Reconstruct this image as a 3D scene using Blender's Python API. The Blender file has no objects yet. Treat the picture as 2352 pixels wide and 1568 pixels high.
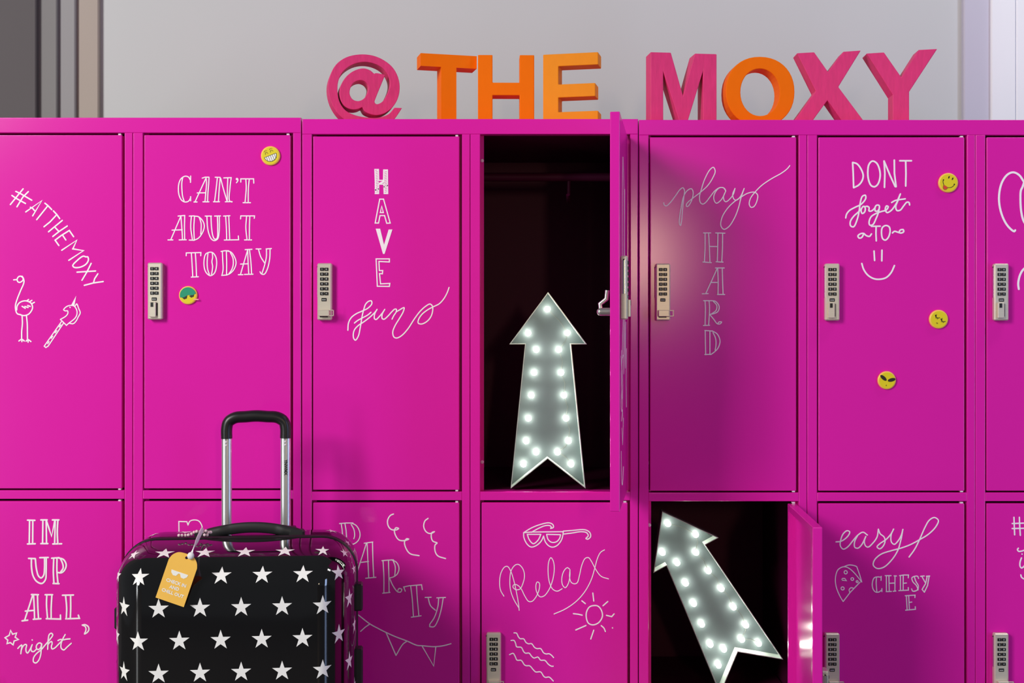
import bpy, bmesh, math, random
from mathutils import Matrix, Vector
from mathutils.geometry import tessellate_polygon

random.seed(7)
SC = bpy.context.scene
COL = SC.collection
R = math.radians

def lin(r, g, b):
    def f(c):
        c /= 255.0
        return c / 12.92 if c <= 0.04045 else ((c + 0.055) / 1.055) ** 2.4
    return (f(r), f(g), f(b), 1.0)

# ------------------------------------------------------------------ camera
# one millimetre on the locker fronts (the plane Y = 0) is one pixel of the photograph
CAMD, CAMZ, CX, CY = 2.85, 1.253, 1176.0, 747.0
cam = bpy.data.cameras.new('camera')
cam.lens = 36.0 * CAMD * 1000 / 2352.0
cam.sensor_width = 36.0
cam.shift_y = -(784.0 - CY) / 2352.0
cam.clip_start = 0.05
camo = bpy.data.objects.new('camera', cam)
camo.location = (0, -CAMD, CAMZ)
camo.rotation_euler = (R(90), 0, 0)
COL.objects.link(camo)
SC.camera = camo

# ------------------------------------------------------------------ world and large lights
w = bpy.data.worlds.new('world'); SC.world = w; w.use_nodes = True
w.node_tree.nodes['Background'].inputs[0].default_value = (0.93, 0.96, 1.0, 1)
w.node_tree.nodes['Background'].inputs[1].default_value = 0.11

def area(name, loc, target, sx, sy, power, color):
    l = bpy.data.lights.new(name, 'AREA'); l.shape = 'RECTANGLE'; l.size = sx; l.size_y = sy
    l.energy = power; l.color = color
    o = bpy.data.objects.new(name, l); COL.objects.link(o)
    o.location = loc
    o.rotation_euler = (Vector(target) - Vector(loc)).to_track_quat('-Z', 'Y').to_euler()
    return o
area('window_daylight_left', (-3.75, -4.15, 3.60), (0.0, 0.0, 1.15), 1.7, 1.9, 240, (1.0, 0.955, 0.91))
area('added_edge_light', (-3.2, -3.1, 1.35), (0.0, 0.0, 1.35), 0.55, 2.6, 34, (0.95, 0.98, 1.0))  # unseen tall light, added so vertical edges catch a highlight
area('window_daylight_right', (3.6, -2.6, 1.48), (0.4, 0.0, 1.3), 0.6, 2.85, 44, (0.44, 0.60, 1.0))
area('warm_wall_lamp', (0.765, -4.6, 1.66), (0.765, 0.0, 1.66), 0.12, 0.40, 17, (1.0, 0.74, 0.46))
area('added_wall_wash', (2.0, -0.55, 3.35), (1.75, 0.8, 2.0), 0.9, 0.25, 13, (1.0, 0.98, 0.96))  # unseen light added overhead to brighten the right part of the wall

SC.view_settings.view_transform = 'Standard'
SC.view_settings.look = 'None'
SC.view_settings.gamma = 1.0
SC.view_settings.use_curve_mapping = False
SC.view_settings.exposure = 0.0
SC.cycles.use_denoising = True

# ------------------------------------------------------------------ helpers
def scale_at(Y): return CAMD / (CAMD + Y)
def PX(px, Y=0.0): return (px - CX) / 1000.0 / scale_at(Y)
def PZ(py, Y=0.0): return CAMZ - (py - CY) / 1000.0 / scale_at(Y)
def P3(px, py, Y=0.0): return Vector((PX(px, Y), Y, PZ(py, Y)))

def mat(name, col, rough=0.5, metal=0.0, spec=0.5, emit=None, es=0.0, noise=None, bump=None, coat=0.0):
    m = bpy.data.materials.new(name); m.use_nodes = True
    nt = m.node_tree; b = nt.nodes['Principled BSDF']
    b.inputs['Base Color'].default_value = col
    b.inputs['Roughness'].default_value = rough
    b.inputs['Metallic'].default_value = metal
    b.inputs['Specular IOR Level'].default_value = spec
    b.inputs['Coat Weight'].default_value = coat
    if emit:
        b.inputs['Emission Color'].default_value = emit
        b.inputs['Emission Strength'].default_value = es
    if noise:      # (scale xyz, amount): slight variation of the paint
        (sx, sy, sz), amt = noise
        tc = nt.nodes.new('ShaderNodeTexCoord'); mp = nt.nodes.new('ShaderNodeMapping')
        mp.inputs['Scale'].default_value = (sx, sy, sz)
        nz = nt.nodes.new('ShaderNodeTexNoise'); nz.inputs['Scale'].default_value = 1.0; nz.inputs['Detail'].default_value = 4
        mx = nt.nodes.new('ShaderNodeMix'); mx.data_type = 'RGBA'
        nt.links.new(tc.outputs['Object'], mp.inputs[0]); nt.links.new(mp.outputs[0], nz.inputs['Vector'])
        nt.links.new(nz.outputs['Fac'], mx.inputs[0])
        lo = [max(0, c * (1 - amt)) for c in col[:3]] + [1]; hi = [min(1, c * (1 + amt)) for c in col[:3]] + [1]
        mx.inputs[6].default_value = lo; mx.inputs[7].default_value = hi
        nt.links.new(mx.outputs[2], b.inputs['Base Color'])
        if bump:
            bp = nt.nodes.new('ShaderNodeBump'); bp.inputs['Strength'].default_value = bump; bp.inputs['Distance'].default_value = 0.002
            nt.links.new(nz.outputs['Fac'], bp.inputs['Height']); nt.links.new(bp.outputs[0], b.inputs['Normal'])
    return m

M = {}
M['pink'] = mat('magenta_paint', (0.77, 0.015, 0.405, 1), 0.18, spec=0.32, noise=((3, 3, 3), 0.03))
M['inner'] = mat('dark_locker_inside', (0.055, 0.0015, 0.024, 1), 0.55, spec=0.2)  # insides coloured a much darker maroon than the magenta fronts
M['chalk'] = mat('white_paint_marker', lin(255, 246, 253), 0.6, spec=0.2)
M['pin'] = mat('pale_plastic', lin(240, 225, 238), 0.5)
M['nickel'] = mat('brushed_nickel', lin(222, 214, 196), 0.36, metal=0.45, noise=((40, 40, 400), 0.06))
M['blackkey'] = mat('black_key', lin(20, 22, 24), 0.4)
M['print'] = mat('key_print', lin(235, 235, 228), 0.6)
M['steel'] = mat('bright_steel', lin(215, 215, 215), 0.25, metal=0.9)
M['wall'] = mat('plaster_grey', lin(200, 203, 204), 0.75, spec=0.2, noise=((1.5, 1.5, 0.8), 0.025))
M['wall_dark'] = mat('charcoal_panel', lin(96, 92, 94), 0.7, spec=0.2, noise=((6, 6, 2), 0.05))
M['wall_mid'] = mat('grey_panel', lin(134, 133, 133), 0.7, spec=0.2, noise=((6, 6, 2), 0.04))
M['wall_light'] = mat('pale_grey_panel', lin(155, 154, 156), 0.7, spec=0.2, noise=((6, 6, 2), 0.04))
M['wall_beige'] = mat('beige_panel', lin(176, 165, 156), 0.7, spec=0.2, noise=((6, 6, 2), 0.04))
M['wall_lilac'] = mat('lilac_grey_panel', lin(198, 195, 211), 0.7, spec=0.2, noise=((3, 3, 2), 0.03))
M['wall_white'] = mat('whitewashed_board', lin(243, 244, 250), 0.7, spec=0.2, noise=((9, 9, 2.5), 0.05))
M['floor'] = mat('polished_concrete', lin(86, 82, 80), 0.3, noise=((4, 4, 4), 0.12))
M['letter_pink'] = mat('rose_paint', lin(222, 44, 118), 0.55, noise=((160, 30, 30), 0.16), bump=0.35)
M['letter_orange'] = mat('orange_paint', lin(246, 114, 0), 0.6, spec=0.12, noise=((60, 30, 30), 0.04))
M['letter_amber'] = mat('amber_orange_paint', lin(240, 143, 26), 0.6, spec=0.15, noise=((60, 30, 30), 0.05))
M['zinc'] = mat('galvanised_sheet', lin(76, 88, 90), 0.42, metal=0.15, noise=((14, 14, 8), 0.14))
M['zinc_edge'] = mat('folded_zinc_edge', lin(205, 216, 210), 0.3, metal=0.5)
M['bulb'] = mat('lit_bulb', lin(255, 250, 232), 0.4, emit=(1.0, 0.96, 0.84, 1), es=54.0)
M['cable'] = mat('dark_cable', lin(86, 92, 88), 0.5)
M['shell'] = mat('gloss_black_shell', (0.0035, 0.0035, 0.0045, 1), 0.06, spec=1.0)
M['star'] = mat('white_star_print', lin(250, 250, 248), 0.3)
M['matteblack'] = mat('black_plastic', lin(22, 22, 24), 0.36)
M['rubber'] = mat('black_rubber', lin(30, 31, 33), 0.5)
M['alu'] = mat('polished_aluminium', lin(232, 235, 235), 0.33, metal=0.9)
M['tag'] = mat('yellow_card', lin(250, 196, 84), 0.5, noise=((30, 30, 30), 0.05))
M['strap'] = mat('white_ribbon', lin(236, 234, 238), 0.7)
M['bead'] = mat('pale_bead', lin(238, 205, 214), 0.35)
M['yellow'] = mat('badge_yellow', lin(232, 214, 20), 0.4)
M['yrim'] = mat('badge_rim', lin(252, 205, 92), 0.4)
M['green'] = mat('badge_green', lin(4, 152, 112), 0.4)
M['ink'] = mat('badge_ink', lin(36, 30, 8), 0.5)
M['olive'] = mat('badge_olive_ink', lin(150, 128, 8), 0.5)
M['white'] = mat('badge_white', lin(246, 246, 240), 0.4)
M['red'] = mat('badge_red', lin(228, 62, 48), 0.4)
M['blush'] = mat('badge_pink', lin(255, 160, 165), 0.5)

class MB:
    def __init__(s): s.v = []; s.f = []; s.m = []; s.sm = []
    def add(s, verts, faces, mi=0, smooth=False):
        o = len(s.v); s.v += [tuple(p) for p in verts]
        s.f += [tuple(i + o for i in f) for f in faces]; s.m += [mi] * len(faces); s.sm += [smooth] * len(faces)
        return s
    def box(s, x0, x1, y0, y1, z0, z1, b=0.0, mi=0, M4=None):
        lo = (min(x0, x1), min(y0, y1), min(z0, z1)); hi = (max(x0, x1), max(y0, y1), max(z0, z1))
        if b <= 0:
            v = [Vector((hi[0] if i & 1 else lo[0], hi[1] if i & 2 else lo[1], hi[2] if i & 4 else lo[2])) for i in range(8)]
            f = [(0, 2, 3, 1), (4, 5, 7, 6), (0, 1, 5, 4), (2, 6, 7, 3), (0, 4, 6, 2), (1, 3, 7, 5)]
        else:
            b = min(b, 0.49 * min(hi[k] - lo[k] for k in range(3)))
            v = []
            for i in range(8):
                c = [hi[k] if i >> k & 1 else lo[k] for k in range(3)]
                for ax in range(3):
                    v.append(Vector([c[k] if k == ax else c[k] + (-b if i >> k & 1 else b) for k in range(3)]))
            f = []
            for ax in range(3):
                a1, a2 = (ax + 1) % 3, (ax + 2) % 3
                for sd in (0, 1):
                    q = [(sd << ax) | (p << a1) | (r << a2) for p, r in ((0, 0), (1, 0), (1, 1), (0, 1))]
                    q = [i * 3 + ax for i in q]
                    f.append(tuple(q if sd else q[::-1]))
                for p in (0, 1):
                    for r in (0, 1):
                        i0 = (p << a1) | (r << a2); i1 = i0 | (1 << ax)
                        q = [i0 * 3 + a1, i1 * 3 + a1, i1 * 3 + a2, i0 * 3 + a2]
                        f.append(tuple(q if (p ^ r) == 0 else q[::-1]))
            for i in range(8):
                q = (i * 3, i * 3 + 1, i * 3 + 2)
                f.append(q if bin(i).count('1') % 2 else q[::-1])
        if M4: v = [M4 @ p for p in v]
        return s.add(v, f, mi)
    def sweep(s, path, rx, ry=None, n=10, closed=False, up=None, mi=0, caps=True):
        """tube with elliptic section along path; rx, ry may be lists"""
        P = [Vector(p) for p in path]; N = len(P); ry = rx if ry is None else ry
        gx = (lambda i: rx[i]) if isinstance(rx, (list, tuple)) else (lambda i: rx)
        gy = (lambda i: ry[i]) if isinstance(ry, (list, tuple)) else (lambda i: ry)
        ref = Vector(up) if up else None; V = []; F = []
        for i in range(N):
            a = P[(i - 1) % N] if (closed or i > 0) else P[i]; c = P[(i + 1) % N] if (closed or i < N - 1) else P[i]
            t = (c - a).normalized()
            if ref is None:
                ref = Vector((0, 0, 1)) if abs(t.z) < 0.9 else Vector((0, 1, 0))
            sd = t.cross(ref)
            if sd.length < 1e-5: sd = t.orthogonal()
            sd.normalize(); u = sd.cross(t).normalized()
            if not up: ref = u
            for k in range(n):
                an = 2 * math.pi * (k + 0.5) / n
                V.append(P[i] + sd * math.cos(an) * gx(i) + u * math.sin(an) * gy(i))
        for i in range(N if closed else N - 1):
            j = (i + 1) % N
            for k in range(n):
                l = (k + 1) % n
                F.append((i * n + k, i * n + l, j * n + l, j * n + k))
        s.add(V, F, mi, True)
        if caps and not closed:
            s.add(V[:n], [tuple(range(n))[::-1]], mi); s.add(V[-n:], [tuple(range(n))], mi)
        return s
    def ball(s, c, r, n=10, mi=0, sz=(1, 1, 1)):
        V = []; F = []; h = n // 2
        for i in range(h + 1):
            th = math.pi * i / h
            for k in range(n):
                ph = 2 * math.pi * k / n
                V.append((c[0] + r * sz[0] * math.sin(th) * math.cos(ph), c[1] + r * sz[1] * math.sin(th) * math.sin(ph), c[2] + r * sz[2] * math.cos(th)))
        for i in range(h):
            for k in range(n):
                l = (k + 1) % n
                F.append((i * n + k, (i + 1) * n + k, (i + 1) * n + l, i * n + l))
        return s.add(V, F, mi, True)
    def plate(s, loops, y0, y1, mi=0):
        """polygon (first loop, further loops are holes) in x,z extruded from y0 (front) to y1"""
        L = [[Vector((p[0], p[1], 0)) for p in lp] for lp in loops]
        flat = [p for lp in L for p in lp]
        tris = tessellate_polygon(L); n = len(flat)
        V = [(p.x, y0, p.y) for p in flat] + [(p.x, y1, p.y) for p in flat]; F = []
        for t in tris:
            a, b, c = (flat[i] for i in t)
            if (b - a).cross(c - a).z < 0: t = (t[0], t[2], t[1])
            F.append(tuple(t)); F.append((t[0] + n, t[2] + n, t[1] + n))
        o = 0
        for li, lp in enumerate(L):
            k = len(lp); ar = sum(lp[i].x * lp[(i + 1) % k].y - lp[(i + 1) % k].x * lp[i].y for i in range(k))
            fl = (ar > 0) if li == 0 else (ar < 0)
            for i in range(k):
                a, b = o + i, o + (i + 1) % k
                F.append((a, a + n, b + n, b) if fl else (a, b, b + n, a + n))
            o += k
        return s.add(V, F, mi)
    def ribbon(s, pts, wd, y0, y1, closed=False, mi=0, lift=0.0):
        """flat stroke of width wd in x,z, standing from y1 (surface) up to y0 (front)"""
        P = [Vector((p[0], p[1])) for p in pts]
        Q = [P[0]]
        for p in P[1:]:
            if (p - Q[-1]).length > 1e-5: Q.append(p)
        P = Q; N = len(P)
        if N == 1: P.append(P[0] + Vector((0.0005, 0))); N = 2
        if not closed:
            d0 = (P[0] - P[1]).normalized(); d1 = (P[-1] - P[-2]).normalized()
            P = [P[0] + d0 * wd * 0.42] + P + [P[-1] + d1 * wd * 0.42]; N += 2
        V = []; F = []
        for i in range(N):
            a = P[(i - 1) % N] if (closed or i) else P[i]; c = P[(i + 1) % N] if (closed or i < N - 1) else P[i]
            d1 = (P[i] - a); d2 = (c - P[i])
            if d1.length < 1e-9: d1 = d2
            if d2.length < 1e-9: d2 = d1
            d1 = d1.normalized(); d2 = d2.normalized(); t = (d1 + d2)
            t = t.normalized() if t.length > 0.25 else d1
            nn = Vector((-t.y, t.x)); k = 1.0 / max(0.6, abs(nn.dot(Vector((-d1.y, d1.x)))))
            hw = wd * 0.5 * k
            if not closed and i in (0, N - 1): hw *= 0.45
            l = P[i] + nn * hw; r = P[i] - nn * hw
            yy = y0 - lift * i / N
            V += [(l.x, y1, l.y), (l.x, yy, l.y), (r.x, yy, r.y), (r.x, y1, r.y)]
        for i in range(N if closed else N - 1):
            j = (i + 1) % N
            for k in range(3):
                F.append((i * 4 + k, i * 4 + k + 1, j * 4 + k + 1, j * 4 + k))
        return s.add(V, F, mi)
    def mesh(s, name, mats, shift=None):
        me = bpy.data.meshes.new(name)
        vs = s.v if shift is None else [(p[0] - shift[0], p[1] - shift[1], p[2] - shift[2]) for p in s.v]
        me.from_pydata(vs, [], s.f)
        for m in (mats if isinstance(mats, (list, tuple)) else [mats]): me.materials.append(m)
        me.polygons.foreach_set('material_index', s.m); me.polygons.foreach_set('use_smooth', s.sm)
        me.update()
        return me

def rbox(x0, x1, y0, y1, z0, z1, b=.0018, seg=4):
    bm = bmesh.new(); bmesh.ops.create_cube(bm, size=1.0)
    lo = (min(x0, x1), min(y0, y1), min(z0, z1)); hi = (max(x0, x1), max(y0, y1), max(z0, z1))
    for v in bm.verts: v.co = Vector([lo[k] if v.co[k] < 0 else hi[k] for k in range(3)])
    bmesh.ops.bevel(bm, geom=[e for e in bm.edges if max(v.co.y for v in e.verts) < hi[1] - 1e-6], offset=b, segments=seg, profile=0.5, affect='EDGES', clamp_overlap=True)
    bm.verts.index_update(); mb = MB().add([v.co[:] for v in bm.verts], [[v.index for v in f.verts] for f in bm.faces]); bm.free()
    return mb

WORLD = {}
def put(name, me, parent=None, basis=None):
    """link a mesh object; under a thing placed in world space its coordinates stay world coordinates"""
    o = bpy.data.objects.new(name, me); COL.objects.link(o)
    if parent is not None:
        o.parent = parent
        if parent.name in WORLD: o.matrix_parent_inverse = WORLD[parent.name].inverted()
    if basis is not None: o.matrix_basis = basis
    return o
def part(name, mb, mats, parent=None, basis=None): return put(name, mb.mesh(name, mats), parent, basis)
def thing(name, label, cat, Mw, group=None, world=False):
    o = bpy.data.objects.new(name, None); COL.objects.link(o); o.empty_display_size = 0.05
    Mw = Mw if isinstance(Mw, Matrix) else Matrix.Translation(Mw)
    o.matrix_basis = Mw; o['label'] = label; o['category'] = cat
    if group: o['group'] = group
    if world: WORLD[o.name] = Mw.copy()
    return o
def structure(name, mb, m):
    o = part(name, mb, m); o['kind'] = 'structure'; return o

def crom(P, closed=False, n=5):
    P = [Vector((p[0], p[1])) for p in P]; N = len(P)
    if N < 3: return P
    out = []
    for i in range(N if closed else N - 1):
        p1, p2 = P[i], P[(i + 1) % N]
        p0 = P[i - 1] if (closed or i) else p1 * 2 - p2
        p3 = P[(i + 2) % N] if (closed or i < N - 2) else p2 * 2 - p1
        # centripetal tangents keep the loops round
        t01 = max((p1 - p0).length, 1e-6) ** 0.5; t12 = max((p2 - p1).length, 1e-6) ** 0.5; t23 = max((p3 - p2).length, 1e-6) ** 0.5
        m1 = (p2 - p1) + ((p1 - p0) / t01 - (p2 - p0) / (t01 + t12)) * t12
        m2 = (p2 - p1) + ((p3 - p2) / t23 - (p3 - p1) / (t12 + t23)) * t12
        for k in range(n):
            t = k / n; t2 = t * t; t3 = t2 * t
            out.append(p1 * (2 * t3 - 3 * t2 + 1) + m1 * (t3 - 2 * t2 + t) + p2 * (-2 * t3 + 3 * t2) + m2 * (t3 - t2))
    if not closed: out.append(P[-1])
    return out

def strokes(spec, ox, oy, sc, wd, conv, y0=-0.0005, y1=0.0002):
    """spec lines: s smooth, p polyline, c closed smooth, q closed polyline, f filled polygon, o ring (cx cy r);
    coordinates are steps of sc millimetres from (ox, oy), x to the right and y down"""
    mb = MB(); base = y0; cnt = 0; LF = 0.00025
    for ln in spec.strip().splitlines():
        ln = ln.split('#')[0].strip()
        if not ln: continue
        k, rest = ln[0], [float(t) for t in ln[1:].split()]
        ww = wd * 1.0; y0 = base - 0.00003 * (cnt % 12); cnt += 1
        if k == 'o':
            cx, cy, r = rest
            rest = [q for i in range(12) for q in (cx + r * math.cos(i * math.pi / 6), cy + r * math.sin(i * math.pi / 6))]; k = 'c'
        pts = [conv(ox + rest[i] * sc, oy + rest[i + 1] * sc) for i in range(0, len(rest) - 1, 2)]
        if k == 'f': mb.plate([pts], y0, y1)
        elif k == 's': mb.ribbon(crom(pts), ww, y0, y1, lift=LF)
        elif k == 'p': mb.ribbon(pts, ww, y0, y1)
        elif k == 'c': mb.ribbon(crom(pts, True), ww, y0, y1, True)
        elif k == 'q': mb.ribbon(pts, ww, y0, y1, True)
    return mb
def on_door(px, py): return (PX(px), PZ(py))

def text_mb(txt, size, mi=0, y0=-0.0004, y1=0.0, bold=0.0):
    """plain sans lettering as flat geometry in x,z, centred"""
    cu = bpy.data.curves.new('lettering', 'FONT'); cu.body = txt; cu.size = size; cu.align_x = 'CENTER'; cu.align_y = 'CENTER'
    cu.offset = bold; cu.resolution_u = 2
    o = bpy.data.objects.new('lettering', cu); COL.objects.link(o)
    dg = bpy.context.evaluated_depsgraph_get(); me = bpy.data.meshes.new_from_object(o.evaluated_get(dg))
    V = [(v.co.x, y0, v.co.y) for v in me.vertices]; F = [tuple(p.vertices) for p in me.polygons]
    bpy.data.objects.remove(o); bpy.data.meshes.remove(me); bpy.data.curves.remove(cu)
    return V, F

# ------------------------------------------------------------------ setting
WY = 0.80
structure('floor', MB().box(-4, 4, -6.0, 1.6, -0.1, 0.0), M['floor'])
structure('wall_back', MB().box(PX(225, WY), PX(2215, WY), WY, WY + 0.1, 0, 3.4, 0.002), M['wall'])
def panel(name, px0, px1, Y, m, deep=0.1):
    structure(name, MB().box(PX(px0, Y), PX(px1, Y), Y, WY + deep, 0, 3.4, 0.003), M[m])
panel('trim_1', 172, 226, WY - 0.02, 'wall_beige')
panel('trim_2', 130, 172.5, WY - 0.035, 'wall_light')
panel('trim_3', 82, 130.5, WY - 0.05, 'wall_mid')
panel('wall_left', -1300, 82.5, WY - 0.07, 'wall_dark')
panel('trim_4', 2214, 2277, WY - 0.02, 'wall_lilac')
wr = MB()   # board wall on the far side
bw = 58
for i in range(14):
    a = 2277 + i * bw
    wr.box(PX(a, WY - .03), PX(a + bw - 1.2, WY - .03), WY - .03 + 0.0015 * (i % 2), WY + .1, 0, 3.4, 0.003)
structure('wall_right', wr, M['wall_white'])

# ------------------------------------------------------------------ lockers
DT = 0.020          # door thickness
GAPL, GAPR, GT, GB = 3, 6, 5, 4
def key_mesh(ch):
    mb = MB(); mb.box(-.0045, .0045, -.0016, 0.0005, -.0036, .0036, 0.0008, 0)
    V, F = text_mb(ch, 0.0056, y0=-.0018)
    mb.add(V, F, 1); return mb.mesh('key', [M['blackkey'], M['print']])
KEYS = [key_mesh(c) for c in ('1', '6', '2', '7', '3', '8', '4', '9', '5', '0', 'C', '<')]
lock_body = MB().box(0, .033, -.015, 0, -.130, 0, .0025).mesh('combination_lock', M['nickel'])
ls = MB().sweep([(-.0002, -.0075, -.0085), (-.0002, -.0075, -.0775)], .0042, .0009, n=14, up=(1, 0, 0)); ls.ball((-.0005, -.0075, -.008), .0018, 8, 1)
lock_side = ls.mesh('side_cover', [M['steel'], M['blackkey']])
lwin = MB().box(.0096, .0216, -.0162, -.0145, -.0870, -.0795, .001)
for i in range(3): lwin.box(.0115 + i * .003, .0130 + i * .003, -.0166, -.016, -.0845, -.0825, 0, 1)
lock_win = lwin.mesh('status_window', [M['blackkey'], M['print']])
la = MB().box(.0058, .0205, -.021, -.0145, -.1245, -.0895, .001); la.box(.0090, .0150, -.0216, -.020, -.1010, -.0910, 0, 1); la.box(.0205, .0232, -.0157, -.0145, -.121, -.092, 0, 1)
lever_down = la.mesh('lever', [M['nickel'], M['blackkey']])
lb = MB(); lb.box(.0045, .0290, -.027, -.0145, -.1210, -.1066, .001)
for a in ((.029, .0395, -.1085, -.1066), (.029, .0395, -.1210, -.1190), (.0375, .0395, -.1210, -.1066)): lb.box(a[0], a[1], -.027, -.0235, a[2], a[3], .0004)
lb.box(.006, .024, -.0157, -.0145, -.1235, -.121, 0, 1)
lever_side = lb.mesh('lever', [M['nickel'], M['blackkey']])
cam_mb = MB(); cam_mb.sweep([(.0165, .018, -.114), (.0165, .040, -.114)], .0085, n=14); cam_mb.ball((.0165, .0415, -.114), .008, 10)
cam_mb.sweep([(.0165, .040, -.112), (.0165, .042, -.098), (.0165, .029, -.088), (.0165, .027, -.070)], .0022, .005, n=8)
cam_mesh = cam_mb.mesh('latch_cam', M['steel'])

def lock(bank, px, py, turned, hinge=None, cam_shown=False):
    T = Matrix.Translation(P3(px, py, 0))
    o = put('combination_lock', lock_body, bank, (hinge @ T) if hinge else T)
    for k in range(12):
        r, c = divmod(k, 2)
        put('key', KEYS[k], o, Matrix.Translation((.0110 + c * .0099, -.0152, -(.0138 + r * .01116))))
    put('status_window', lock_win, o)
    put('side_cover', lock_side, o)
    put('lever', lever_side if turned else lever_down, o)
    if cam_shown: put('latch_cam', cam_mesh, o)
    return o

def door_mesh(x0, x1, z0, z1):
    """pressed steel door: flat front, folded edges, sunk back"""
    b = .0019; L = .019; D = .015
    mb = MB()
    bm = bmesh.new()
    bmesh.ops.create_cube(bm, size=1.0)
    for v in bm.verts:
        v.co = Vector((x0 if v.co.x < 0 else x1, 0 if v.co.y < 0 else DT, z0 if v.co.z < 0 else z1))
    bmesh.ops.bevel(bm, geom=list(bm.edges), offset=b, segments=4, profile=0.5, affect='EDGES', clamp_overlap=True)
    bm.normal_update()
    back = max((f for f in bm.faces if f.normal.y > .99), key=lambda f: f.calc_area())
    bmesh.ops.inset_region(bm, faces=[back], thickness=L)
    r = bmesh.ops.extrude_face_region(bm, geom=[back])
    bmesh.ops.delete(bm, geom=[back], context='FACES_ONLY')
    for v in r['geom']:
        if isinstance(v, bmesh.types.BMVert): v.co.y -= D
    me = bpy.data.meshes.new('door'); bm.to_mesh(me); bm.free(); me.materials.append(M['pink'])
    return me

def hinge_matrix(px, ang):
    h = Matrix.Translation((PX(px), 0.0, 0.0))
    return h @ Matrix.Rotation(R(ang), 4, 'Z') @ h.inverted()

def make_bank(label, edges, dy, doors):
    """edges: column borders in mm along the front; dy: level of the feet; doors: {(column,row): dict}"""
    xa, xb = edges[0] + 0.8, edges[-1] - 0.8
    Zt, Z1, Z2, Z3, Z4, Z5 = (PZ(v - dy) for v in (273, 308, 1129, 1149, 1970, 1990))
    bank = thing('locker_bank', label, 'lockers', Matrix.Translation((PX((xa + xb) / 2), .25, 0)), 'pink locker banks', world=True)
    FD = .026; DP = .50; t = .0012
    part('top_rail', rbox(PX(xa), PX(xb), 0, FD, Z1, Zt), M['pink'], bank)
    part('top_panel', MB().box(PX(xa), PX(xb), FD, DP, Zt - .004, Zt, .001), [M['pink']], bank)
    part('bottom_rail', rbox(PX(xa), PX(xb), 0, FD, Z5, Z4), M['pink'], bank)
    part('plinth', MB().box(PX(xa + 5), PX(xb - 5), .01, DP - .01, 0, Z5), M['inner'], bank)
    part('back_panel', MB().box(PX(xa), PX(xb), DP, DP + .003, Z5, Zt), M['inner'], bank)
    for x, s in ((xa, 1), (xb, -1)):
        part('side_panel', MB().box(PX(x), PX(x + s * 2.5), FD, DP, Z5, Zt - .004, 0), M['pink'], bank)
        part('inner_side_sheet', MB().box(PX(x + s * 2.6), PX(x + s * 4), FD, DP, Z4, Zt - .005, 0), M['inner'], bank)
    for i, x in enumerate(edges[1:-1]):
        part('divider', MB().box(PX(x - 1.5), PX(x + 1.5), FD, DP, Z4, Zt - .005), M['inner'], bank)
    n = len(edges) - 1
    for c in range(n):
        x0, x1 = edges[c], edges[c + 1]
        l0 = x0 + (0.8 if c == 0 else 0.5); r1 = x1 - (0.8 if c == n - 1 else 0.5)
        ol, orr = x0 + 23, x1 - 19
        part('stile', rbox(PX(l0), PX(ol), 0, FD, Z4, Z1), M['pink'], bank)
        part('stile', rbox(PX(orr), PX(r1), 0, FD, Z4, Z1), M['pink'], bank)
        part('middle_rail', rbox(PX(ol), PX(orr), 0, .040, Z3, Z2), M['pink'], bank)
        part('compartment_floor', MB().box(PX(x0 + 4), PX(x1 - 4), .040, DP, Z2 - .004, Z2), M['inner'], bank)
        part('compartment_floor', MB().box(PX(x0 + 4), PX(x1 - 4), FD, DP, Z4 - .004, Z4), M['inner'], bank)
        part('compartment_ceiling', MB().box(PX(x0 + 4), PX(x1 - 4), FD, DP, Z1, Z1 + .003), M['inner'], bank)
        for row in (0, 1):
            zt, zb = (Z1, Z2) if row == 0 else (Z3, Z4)
            for a in (ol, orr):
                s = 8 if a == ol else -8
                st = part('door_stop', MB().box(PX(a - s * .2), PX(a + s), FD - .003, FD, zb, zt, .0006), M['pink'], bank)
                for q in ((.058, .755) if a == ol else ()):
                    part('bumper', MB().ball((PX(a + 4), FD - .004, zt - q), .0042, 10, sz=(1, .5, 1)), M['pin'], st)
            d = doors.get((c, row), {})
            dx0, dx1 = ol + GAPL, orr - GAPR
            dz1, dz0 = zt - GT / 1000, zb + GB / 1000
            H = hinge_matrix(dx1, d['open']) if d.get('open') else None
            do = put('door', door_mesh(PX(dx0), PX(dx1), dz0, dz1), bank, H)
            if d.get('label'): do['label'] = d['label']
            for q in (dz1 + .0015, dz0 - .0015):
                part('hinge_pin', MB().box(PX(dx1 - 9), PX(dx1 - 2.5), .001, .012, q - .0018, q + .0018, .0006), M['pin'], bank)
            for nm, mb in d.get('marks', ()):
                part(nm, mb, M['chalk'], do)
            lk = d.get('lock')
            if lk is not None:
                lock(bank, dx0 + 12, (605 if row == 0 else 1450) - (dy * 0.4), lk == 'turned', H, bool(H))
    return bank

def S(spec, ox, oy, sc, wd): return strokes(spec, ox, oy, sc, wd / 1000.0, on_door)

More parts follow.
